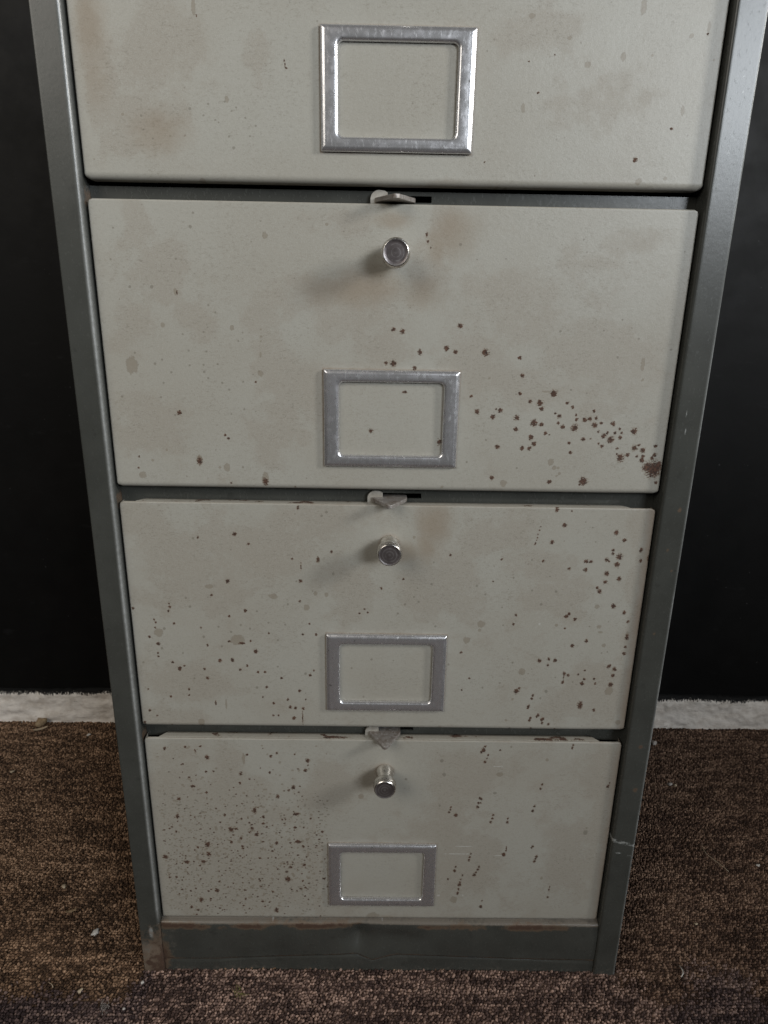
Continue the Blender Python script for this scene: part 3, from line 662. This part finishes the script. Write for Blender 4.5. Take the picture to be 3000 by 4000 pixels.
def holder_mesh():
    ow, oh, iw, ih = .0508, .0367, .0392, .0277
    loops = [(ow, oh, .0006, 0.0), (ow, oh, .0007, .0018), (ow - .0006, oh - .0006, .0008, .0025), (ow - .0022, oh - .0022, .0010, .00325), (ow - .0030, oh - .0030, .0010, .0034)]
    n = 5
    for k in range(n + 1):                       # flat land, nearly level
        f = k / n
        loops.append((ow - .0034 - (ow - .0034 - iw - .0022) * f, oh - .0034 - (oh - .0034 - ih - .0022) * f, .0010 + .0040 * f, .0034 + .0001 * math.sin(f * math.pi)))
    for k in range(1, 7):                        # rolled inner edge
        a = k / 6 * math.pi / 2
        loops.append((iw + .0022 - .0022 * math.sin(a), ih + .0022 - .0022 * math.sin(a), .0050 - .0014 * math.sin(a), .0034 - .0024 * (1 - math.cos(a))))
    loops.append((iw, ih, .0036, .0002))
    V = []
    for (hw, hh, r, y) in loops:
        V += [(x, -y, z) for x, z in rrect(hw, hh, r)]
    m = len(V) // len(loops)
    Q = []
    for a in range(len(loops) - 1):
        for k in range(m):
            k1 = (k + 1) % m
            Q.append((a * m + k, (a + 1) * m + k, (a + 1) * m + k1, a * m + k1))
    me = mesh_np("label_holder", V, [q[::-1] for q in Q])
    return me


def lathe_mesh(name, prof, n=64, knurl=None):
    """turned about the y axis, towards the viewer (-y); knurl marks rows that are ribbed"""
    V = []
    for i, (r, y) in enumerate(prof):
        for k in range(n):
            a = 2 * math.pi * k / n
            rr = r
            if knurl and i in knurl and k % 2 == 0: rr = r - .00028
            V.append((rr * math.cos(a), -y, rr * math.sin(a)))
    Q = []
    for i in range(len(prof) - 1):
        for k in range(n):
            k1 = (k + 1) % n
            Q.append((i * n + k, i * n + k1, (i + 1) * n + k1, (i + 1) * n + k))
    T = []
    V.append((0, -prof[-1][1], 0))
    for k in range(n):
        T.append(((len(prof) - 1) * n + k, (len(prof) - 1) * n + (k + 1) % n, len(V) - 1))
    return mesh_np(name, V, Q, T)


KNOB_PROF = [(.0078, 0), (.0080, .0012), (.0079, .0030), (.0075, .0050), (.0069, .0072), (.0062, .0096), (.0058, .0118), (.0060, .0134), (.0070, .0148),
             (.0082, .0158), (.0095, .0165), (.0099, .0168), (.0100, .0171), (.0100, .0205), (.00985, .0209), (.0093, .0212), (.0094, .0216), (.0097, .0220), (.0097, .0229), (.0092, .0240), (.0086, .0246), (.0083, .0247), (.0080, .0244), (.0060, .02445), (.0035, .0245), (.0012, .0246)]


def holder_fix(o):
    me = o.data
    me.polygons.foreach_set("use_smooth", np.ones(len(me.polygons), dtype=bool))


def latch_mesh():
    """wedge shaped thumb plate, blunt point to the front"""
    pts = [(-.0143, .0210), (-.0143, .0120), (-.0136, .0102)]
    for k in range(7):
        a = math.radians(215 + 110 * k / 6)
        pts.append((.0027 * math.cos(a), -.0068 + .0027 * math.sin(a)))
    pts += [(.0134, .0104), (.0139, .0122), (.0139, .0210)]
    bm = bmesh.new()
    lo = [bm.verts.new((x, y, 0)) for x, y in pts]
    hi = [bm.verts.new((x, y, .0030)) for x, y in pts]
    n = len(pts)
    bm.faces.new(lo[::-1])
    bm.faces.new(hi)
    for k in range(n):
        bm.faces.new((lo[k], lo[(k + 1) % n], hi[(k + 1) % n], hi[k]))
    return bm_mesh(bm, "latch", .0005, 2)


def bracket_mesh():
    pts = [(-.0068, -.001), (-.0068, .0035)]
    for k in range(8):
        a = math.radians(180 - 90 * k / 7)
        pts.append((-.0008 + .006 * math.cos(a), .0034 + .0058 * math.sin(a)))
    pts += [(.0030, .0088), (.0052, .0076), (.0052, -.001)]
    bm = bmesh.new()
    a = [bm.verts.new((x, 0, z)) for x, z in pts]
    b = [bm.verts.new((x, .0024, z)) for x, z in pts]
    n = len(pts)
    bm.faces.new(a)
    bm.faces.new(b[::-1])
    for k in range(n):
        bm.faces.new((a[(k + 1) % n], a[k], b[k], b[(k + 1) % n]))
    return bm_mesh(bm, "latch_bracket", .0004, 2)


H_ME, K_ME, L_ME, B_ME = holder_mesh(), lathe_mesh("knob", KNOB_PROF, 96, {12, 13}), latch_mesh(), bracket_mesh()
for me, m in ((H_ME, M_ALU), (K_ME, M_KNOB), (L_ME, M_STEEL), (B_ME, M_BRACKET)):
    me.materials.append(m)
for me in (H_ME, K_ME):
    me.polygons.foreach_set("use_smooth", np.ones(len(me.polygons), dtype=bool))

DRAWER_LABELS = {1: "top drawer with few stains and no rust holes", 2: "drawer with dark rust pits spreading to its lower right corner",
                 3: "drawer with small scattered rust dots and a chip of lost paint", 4: "lowest drawer peppered with fine rust dots on its left"}
for d in (1, 2, 3, 4):
    zb = Z0 + (4 - d) * PITCH
    dr = link("drawer", drawer_mesh(d), M_DRAWER, cab, smooth=True)
    dr.location = (0, 0, zb)
    dr["label"] = DRAWER_LABELS[d]
    for nm, me, loc, rot in (("label_holder", H_ME, (-.0003, DY - .0002, .0564), (0, 0, 0)), ("knob", K_ME, (.0003, DY, .1735), (0, d * 1.3, 0)),
                             ("latch", L_ME, (0, 0, DH + .0015), (0, 0, 0)), ("latch_bracket", B_ME, (-.0108, .0128, DH + .0004), (0, 0, 0))):
        o = bpy.data.objects.new(nm, me)
        COL.objects.link(o)
        o.parent = dr
        o.location = loc
        o.rotation_euler = rot


# ---- frame: two stiles, rails between the drawers, plinth, carcass
def stile(x0, x1, inner_right):
    """folded upright: front face with rounded corners and a return into the cabinet on the inner side"""
    ro, ri = .0012, .0022
    a = np.linspace(0, np.pi / 2, 6)
    if inner_right:
        prof = [(x0, .030)] + [(x0 + ro - ro * math.cos(t), ro - ro * math.sin(t)) for t in a] + [(v, 0) for v in np.linspace(x0 + ro, x1 - ri, 16)[1:-1]]
        prof += [(x1 - ri + ri * math.sin(t), ri - ri * math.cos(t)) for t in a] + [(x1, .008), (x1, .014), (x1, .030)]
    else:
        prof = [(x0, .030), (x0, .014), (x0, .008)] + [(x0 + ri - ri * math.cos(t), ri - ri * math.sin(t)) for t in a] + [(v, 0) for v in np.linspace(x0 + ri, x1 - ro, 16)[1:-1]]
        prof += [(x1 - ro + ro * math.sin(t), ro - ro * math.cos(t)) for t in a] + [(x1, .030)]
    prof = np.array(prof)
    zs = np.concatenate([np.arange(-.002, .1, .0015), np.arange(.1, TOP, .003), [TOP]])
    X, Z = np.meshgrid(prof[:, 0], zs, indexing='ij')
    Y = np.repeat(prof[:, 1][:, None], len(zs), 1)
    sd = 90 if inner_right else 91
    Y = Y + .0006 * (vnoise(X, Z, .05, .12, sd) - .5)
    R, G, B, GLINT = np.zeros_like(X), np.zeros_like(X), np.zeros_like(X), np.zeros_like(X)
    low = np.clip(1 - Z / .075, 0, 1)
    if inner_right:            # the left foot is rusted and dented
        dent = np.exp(-((Z - .028) / .012) ** 2) * np.exp(-((X - x1 + .004) / .008) ** 2)
        Y = Y + .0022 * dent + .0012 * low * (vnoise(X, Z, .010, .014, 92) - .4)
        glint_in = np.clip(1 - np.abs(X - x1 + .0010) / .0016, 0, 1) * (Y < .004) * (.55 + .4 * vnoise(X, Z, .004, .03, 96)) * np.clip((Z - .06) / .02, 0, 1)  # window's glint along the rounded inner edge, painted as a pale line
        R = low ** .6 * (.52 + .45 * np.clip((X - x0) / (x1 - x0), 0, 1))
        R = np.maximum(R, .9 * np.exp(-((Z - .0105) / .006) ** 2 - ((X - x0 - .006) / .005) ** 2))
        B = np.clip(low * 1.7 * (vnoise(X, Z, .012, .02, 93)), 0, 1)
        G = np.exp(-((Z - .062 - (X - x1) * .8) / .0022) ** 2) * .42 * (X > x0 + .010)
        G = np.maximum(G, .8 * np.exp(-((Z - .050) / .010) ** 2 - ((X - x1 + .009) / .003) ** 2))
        GLINT = glint_in
        R = np.maximum(R, .55 * (Y > .004) * (np.exp(-((Z % PITCH - (Z0 + DH) % PITCH) / .012) ** 2)))
    else:
        R = low * .25
        GLINT = np.clip(1 - np.abs(X - x1 + .0004) / .0012, 0, 1) * (.3 + .6 * vnoise(X, Z, .004, .02, 97))  # bright window glint on the outer edge, put into the colour
        B = low * .35
        for zc, wd in ((.1655, .0016), (.153, .0009)):          # pale scrape marks low on the right upright
            G = np.maximum(G, (.95 if wd > .001 else .75) * np.exp(-((Z - zc + (X - x0) * .28) / (wd * 1.6)) ** 2) * (.5 + .5 * vnoise(X, Z, .004, .004, 95)))
        for zc, xc, r in ((.268, .226, .0016), (.222, .2275, .0020), (.453, .2235, .0013), (.488, .228, .0013), (.435, .229, .0011), (.378, .2225, .0012)):
            R = np.maximum(R, 1.0 * np.clip(1 - np.hypot(X - xc, Z - zc) / (2 * r), 0, 1))
        for zc, xc, an in ((.783, .2245, .9), (.776, .228, .9), (.562, .2215, .1), (.55, .223, .1), (.74, .2255, 1.2)):
            dx, dz = X - xc, Z - zc
            u, v = dx * math.sin(an) + dz * math.cos(an), dx * math.cos(an) - dz * math.sin(an)
            G = np.maximum(G, .75 * np.exp(-(u / .006) ** 2 - (v / .0006) ** 2))
    V = np.stack([X, Y, Z], -1).reshape(-1, 3)
    me = mesh_np("stile", V, grid_quads(len(prof), len(zs)))
    attr_col(me, "marks", np.stack([R, G, B, GLINT], -1).reshape(-1, 4))
    return me


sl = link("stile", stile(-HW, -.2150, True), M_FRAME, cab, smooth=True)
sl["label"] = "left upright of the frame, rusty and dented at its foot"
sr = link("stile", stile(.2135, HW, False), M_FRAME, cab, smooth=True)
sr["label"] = "right upright of the frame with pale scrape marks near its foot"

for d in (1, 2, 3, 4):                       # a rail above each drawer, with the slot the latch slides in
    T = Z0 + (4 - d) * PITCH + DH
    z0, z1 = T - .0055, T + (.0094 if d > 1 else .0060)
    s0, s1, a, b = T + .0024, T + .0067, -.0150, .0256
    x0, x1 = -.2149, .2134
    bm = bmesh.new()
    for (xa, xb, za, zb_) in ((x0, a, z0, z1), (b, x1, z0, z1), (a, b, z0, s0), (a, b, min(s1, z1 - .001), z1)):
        bm_box(bm, xa, xb, RAIL_Y, RAIL_Y + .002, za, zb_)
    bm_box(bm, x0, x1, RAIL_Y + .0021, RAIL_Y + .035, z0, z0 + .0012)
    me = bm_mesh(bm, "rail")
    attr_col(me, "marks", np.zeros((len(me.vertices), 4)))
    link("rail", me, M_FRAME, cab)


def plinth():
    x0, x1 = -.2146, .2131
    xs = np.linspace(x0, x1, 420)
    f = np.interp
    # crease line across the lower part, kinked where the panel was kicked in
    cz = f(xs, [-.2146, -.16, -.15, -.06, -.030, -.024, -.008, .008, .016, .08, .18, .2131], [.0130, .0128, .0142, .0190, .0203, .0200, .0145, .0185, .0202, .0178, .0148, .0140])
    deep = f(xs, [-.2146, -.165, -.13, .15, .185, .2131], [0, .1, 1, 1, .3, 0])
    rows = []
    rows.append((np.full_like(xs, .0612), np.full_like(xs, .0160)))
    rows.append((np.full_like(xs, .0612), np.full_like(xs, .0085)))
    for t in np.linspace(0, 1, 6):
        rows.append((.0610 - .0030 * t * t - .0003, .0082 - .0052 * math.sin(t * math.pi / 2)))
    up = [(np.full_like(xs, z), np.full_like(xs, y)) if np.isscalar(z) else (z, y) for z, y in rows]
    rows = up
    for t in np.linspace(0.04, 1, 26):
        z = .0575 + (cz + .0006 - .0575) * t
        rows.append((z, np.full_like(xs, .0030) - .0010 * np.sin(t * np.pi) + 0 * xs - deep * .0010 * t ** 6))
    rows.append((cz - .0002, .0034 + .0050 * deep))
    rows.append((cz - .0013, .0034 + .0056 * deep))
    for t in np.linspace(.1, 1, 8):
        rows.append((cz - .0016 + (-.002 - cz) * t, .0028 + .0018 * deep * (1 - .6 * t)))
    Z = np.stack([r[0] for r in rows], 1)
    Y = np.stack([r[1] for r in rows], 1)
    X = np.repeat(xs[:, None], Z.shape[1], 1)
    dent = np.exp(-(np.abs(X + .022) / .012) ** 1.5) * np.exp(-((Z - .040) / .014) ** 2) + .5 * np.exp(-((X - .012) / .03) ** 2) * np.exp(-((Z - .040) / .012) ** 2)
    Y = Y + .0085 * dent - .0012 * np.exp(-((X + .008) / .010) ** 2) * np.exp(-((Z - .016) / .008) ** 2)
    Y = Y + .0009 * (vnoise(X, Z, .08, .04, 101) - .5)
    R = .80 * np.exp(-((Z - .0560) / .0050) ** 2) * np.clip(vnoise(X, Z, .03, .01, 102) * 1.8 - .20, 0, 1)
    R = np.maximum(R, .85 * np.clip(1 - (X - x0) / .014, 0, 1) * np.clip(1.1 - np.abs(Z - .02) / .035, 0, 1))
    R = np.maximum(R, .78 * np.exp(-((Z - cz[:, None] - .0004) / .0013) ** 2) * np.clip(.4 + vnoise(X, Z, .02, .02, 106), 0, 1))
    B = np.clip((Z - .0568) / .0014, 0, 1) * (.55 + .6 * vnoise(X, Z, .03, .004, 105))
    B = np.maximum(B, .38 * np.clip(1 - Z / .012, 0, 1))
    B = np.maximum(B, .35 * np.exp(-((X + .205) / .010) ** 2))
    G = np.zeros_like(X)
    for (a, b, r) in ((-.106, .0605, .0009), (-.184, .0545, .0005), (.001, .0608, .0007), (-.063, .032, .0003)):
        G = np.maximum(G, np.clip(1.0 - np.hypot((X - a), Z - b) / (2 * r), 0, 1))
    me = mesh_np("plinth", np.stack([X, Y, Z], -1).reshape(-1, 3), grid_quads(*X.shape, flip=True))
    attr_col(me, "marks", np.stack([R, G, B, 0 * R], -1).reshape(-1, 4))
    return me


link("plinth", plinth(), M_FRAME, cab, smooth=True)["label"] = "bottom plinth kicked in at its middle along a dark crease"

bm = bmesh.new()
for s in (-1, 1):                            # sides, back, top, floor of the case, each butted to the next
    a, b = sorted((s * (HW - .0004), s * (HW - .0016)))
    bm_box(bm, a, b, .0301, .3980, .0005, TOP - .0016)
bm_box(bm, -HW + .0018, HW - .0018, .3964, .3978, .0005, TOP - .0016)
bm_box(bm, -HW + .0004, HW - .0004, .0006, .3982, TOP + .0002, TOP + .0150)
bm_box(bm, -HW + .0018, HW - .0018, .0200, .3960, .0030, .0042)
me = bm_mesh(bm, "carcass")
attr_col(me, "marks", np.zeros((len(me.vertices), 4)))
link("carcass", me, M_FRAME, cab)

# ------------------------------------------------------------------ litter lying on the carpet
def lump(name, x, y, size, mat, flat=.5, seed=0, stretch=1.0, rz=0.0):
    r = random.Random(seed)
    bm = bmesh.new()
    bmesh.ops.create_icosphere(bm, subdivisions=2, radius=1.0)
    for v in bm.verts:
        k = 1 + .38 * (r.random() - .5) + .25 * math.sin(v.co.x * 3 + seed) * math.cos(v.co.y * 4 + seed)
        v.co = Vector((v.co.x * k * stretch, v.co.y * k, v.co.z * k * flat)) * size * .5
    o = link(name, bm_mesh(bm, name), mat, smooth=True)
    o.location = (x, y, size * flat * .35 + .0002)
    o.rotation_euler = (r.uniform(-.3, .3), r.uniform(-.3, .3), rz)
    return o


def strip(name, x, y, pts, wid, mat, thick=.0005, rz=0.0):
    """curled ribbon: pts are (along, up)"""
    bm = bmesh.new()
    rows = []
    for i, (a, z) in enumerate(pts):
        w = wid * (.45 + .55 * math.sin(math.pi * (i + .6) / (len(pts) + .2)))
        rows.append([bm.verts.new((a, s * w / 2, z + h + .15 * w * (s * s))) for s, h in ((-1, 0), (1, 0), (1, thick), (-1, thick))])
    for p, q in zip(rows, rows[1:]):
        for k in range(4):
            bm.faces.new((p[k], p[(k + 1) % 4], q[(k + 1) % 4], q[k]))
    bm.faces.new(rows[0][::-1])
    bm.faces.new(rows[-1])
    o = link(name, bm_mesh(bm, name), mat, smooth=False)
    o.location = (x, y, .0008)
    o.rotation_euler = (0, 0, rz)
    return o


def fibre(name, pts, r, mat):
    """thin thread through the given points"""
    bm = bmesh.new()
    rings = []
    P = [Vector(p) for p in pts]
    for i, p in enumerate(P):
        t = (P[min(i + 1, len(P) - 1)] - P[max(i - 1, 0)]).normalized()
        a = t.cross(Vector((0, 0, 1))).normalized()
        b = t.cross(a)
        rings.append([bm.verts.new(p + (a * math.cos(k * math.pi / 3) + b * math.sin(k * math.pi / 3)) * r) for k in range(6)])
    for p, q in zip(rings, rings[1:]):
        for k in range(6):
            bm.faces.new((p[k], p[(k + 1) % 6], q[(k + 1) % 6], q[k]))
    bm.faces.new(rings[0])
    bm.faces.new(rings[-1])
    return link(name, bm_mesh(bm, name), mat, smooth=True)


def tuft(name, x, y, size, n, r, mat, seed, rise=.5):
    """ball of loose fibres in one mesh"""
    q = random.Random(seed)
    bm = bmesh.new()
    for _ in range(n):
        p = Vector((q.gauss(0, .22), q.gauss(0, .22), abs(q.gauss(0, .12)) + .05)) * size
        d = Vector((q.uniform(-1, 1), q.uniform(-1, 1), q.uniform(-.2, .6))).normalized()
        prev = None
        for k in range(6):
            a = d.orthogonal().normalized()
            b = d.cross(a)
            ring = [bm.verts.new(p + (a * math.cos(j * 2.094) + b * math.sin(j * 2.094)) * r) for j in range(3)]
            if prev:
                for j in range(3):
                    bm.faces.new((prev[j], prev[(j + 1) % 3], ring[(j + 1) % 3], ring[j]))
            prev = ring
            d = (d + Vector((q.gauss(0, .5), q.gauss(0, .5), q.gauss(-.05, .3)))).normalized()
            p = p + d * size * .14
            p.z = max(p.z, .0004)
    o = link(name, bm_mesh(bm, name), mat, smooth=True)
    o.location = (x, y, .0006)
    return o


M_TAN = mat_simple("tan_scrap", (0.34, 0.25, 0.15), (0.22, 0.155, 0.09), 300, .7)
M_WHITE = mat_simple("white_scrap", (0.62, 0.60, 0.56), (0.50, 0.47, 0.43), 400, .75)
M_CREAM = mat_simple("cream_scrap", (0.48, 0.40, 0.29), (0.36, 0.28, 0.19), 400, .75)
M_LINT = mat_simple("grey_lint", (0.42, 0.39, 0.36), (0.30, 0.275, 0.25), 600, .85)
M_GREEN = mat_simple("yellow_green_fuzz", (0.20, 0.185, 0.055), (0.13, 0.125, 0.04), 600, .85)
GR = "litter on the carpet"
CURL = [(-.0055, .0010), (-.0035, .0003), (-.0010, .0002), (.0015, .0006), (.0040, .0016), (.0055, .0030)]
tag(lump("paper_scrap", -.529, .401, .0150, M_TAN, .8, 3, 1.1, .4), "crumpled tan scrap leaning on the white skirting, left of the cabinet", "scrap", GR)
tag(strip("wood_shaving", -.524, .388, [(a * 1.8, z) for a, z in CURL], .0045, M_CREAM, rz=.35), "curled cream shaving in front of the crumpled tan scrap by the skirting", "shaving", GR)
tag(strip("wood_shaving", -.336, .066, CURL, .0026, M_TAN, rz=.25), "thin tan shaving alone on the carpet halfway along the left side", "shaving", GR)
tag(lump("paper_flake", -.300, .041, .0062, M_WHITE, .35, 8, 1.3, .9), "angular white flake, the biggest white bit left of the cabinet foot", "flake", GR)
tag(lump("chip", -.359, .099, .0046, M_CREAM, .4, 12, 1.4, -.8), "small cream chip furthest left in the middle of the carpet", "chip", GR)
tag(tuft("lint", -.261, -.037, .0095, 16, .00022, M_LINT, 4), "loose grey lint in front of the rusty cabinet foot", "lint", GR)
tag(lump("bead", -.2325, -.013, .0030, M_WHITE, .9, 15), "round white crumb just below the rusty cabinet foot", "crumb", GR)
tag(lump("bead", -.2415, -.0385, .0026, M_WHITE, .9, 17), "round white crumb beside the grey lint, nearest the bottom edge", "crumb", GR)
tag(lump("chip", -.2895, -.0212, .0036, M_CREAM, .5, 19, 1.5, .9), "tiny oblong cream chip between the white flake and the grey lint", "chip", GR)
tag(fibre("fibre", [(-.3235, -.0135, .0018), (-.3215, -.0150, .0022), (-.3190, -.0160, .0020), (-.3165, -.0190, .0016)], .00032, M_CREAM), "short pale fibre lying at the left bottom corner of the carpet", "fibre", GR)
tag(tuft("fuzz", -.1365, -.0235, .0105, 14, .00026, M_GREEN, 9), "yellow green fuzz in front of the plinth", "fuzz", GR)
tag(fibre("thread", [(.4005, .170, .0016), (.3985, .160, .0020), (.3990, .152, .0020), (.4040, .143, .0022), (.4110, .132, .0018), (.4135, .127, .0014)], .00035, M_CREAM), "long bent pale thread on the carpet right of the cabinet", "thread", GR)
tag(fibre("fibre", [(.3035, .0075, .0020), (.3045, .0030, .0022), (.3035, -.0010, .0022), (.3005, -.0040, .0016)], .00055, M_WHITE), "bent white fibre on the carpet near the cabinet's right foot", "fibre", GR)
tag(lump("lint", .4060, .278, .0062, M_LINT, .6, 23, 1.2), "grey lint lump behind the long pale thread", "lint", GR)
tag(lump("lint", .4130, .276, .0040, M_CREAM, .6, 24, 1.2), "smaller cream lump touching the grey lint right of the cabinet", "lint", GR)
tag(lump("lint", .4195, .369, .0080, M_LINT, .7, 25, 1.0), "pale lint ball on the carpet close to the right skirting", "lint", GR)
tag(lump("crumb", .4540, .137, .0035, M_WHITE, .5, 27, 1.2), "white crumb furthest right on the carpet, beyond the pale thread", "crumb", GR)
tag(lump("crumb", .3430, .057, .0034, M_CREAM, .5, 29, 1.3), "cream crumb on the carpet behind the bent white fibre", "crumb", GR)
tag(lump("crumb", -.4450, .376, .0050, M_WHITE, .5, 31, 1.2), "white crumb near the left skirting, close to the cabinet", "crumb", GR)
tag(lump("crumb", -.5175, .291, .0050, M_CREAM, .5, 33, 1.3), "cream crumb far back at the left edge of the carpet", "crumb", GR)
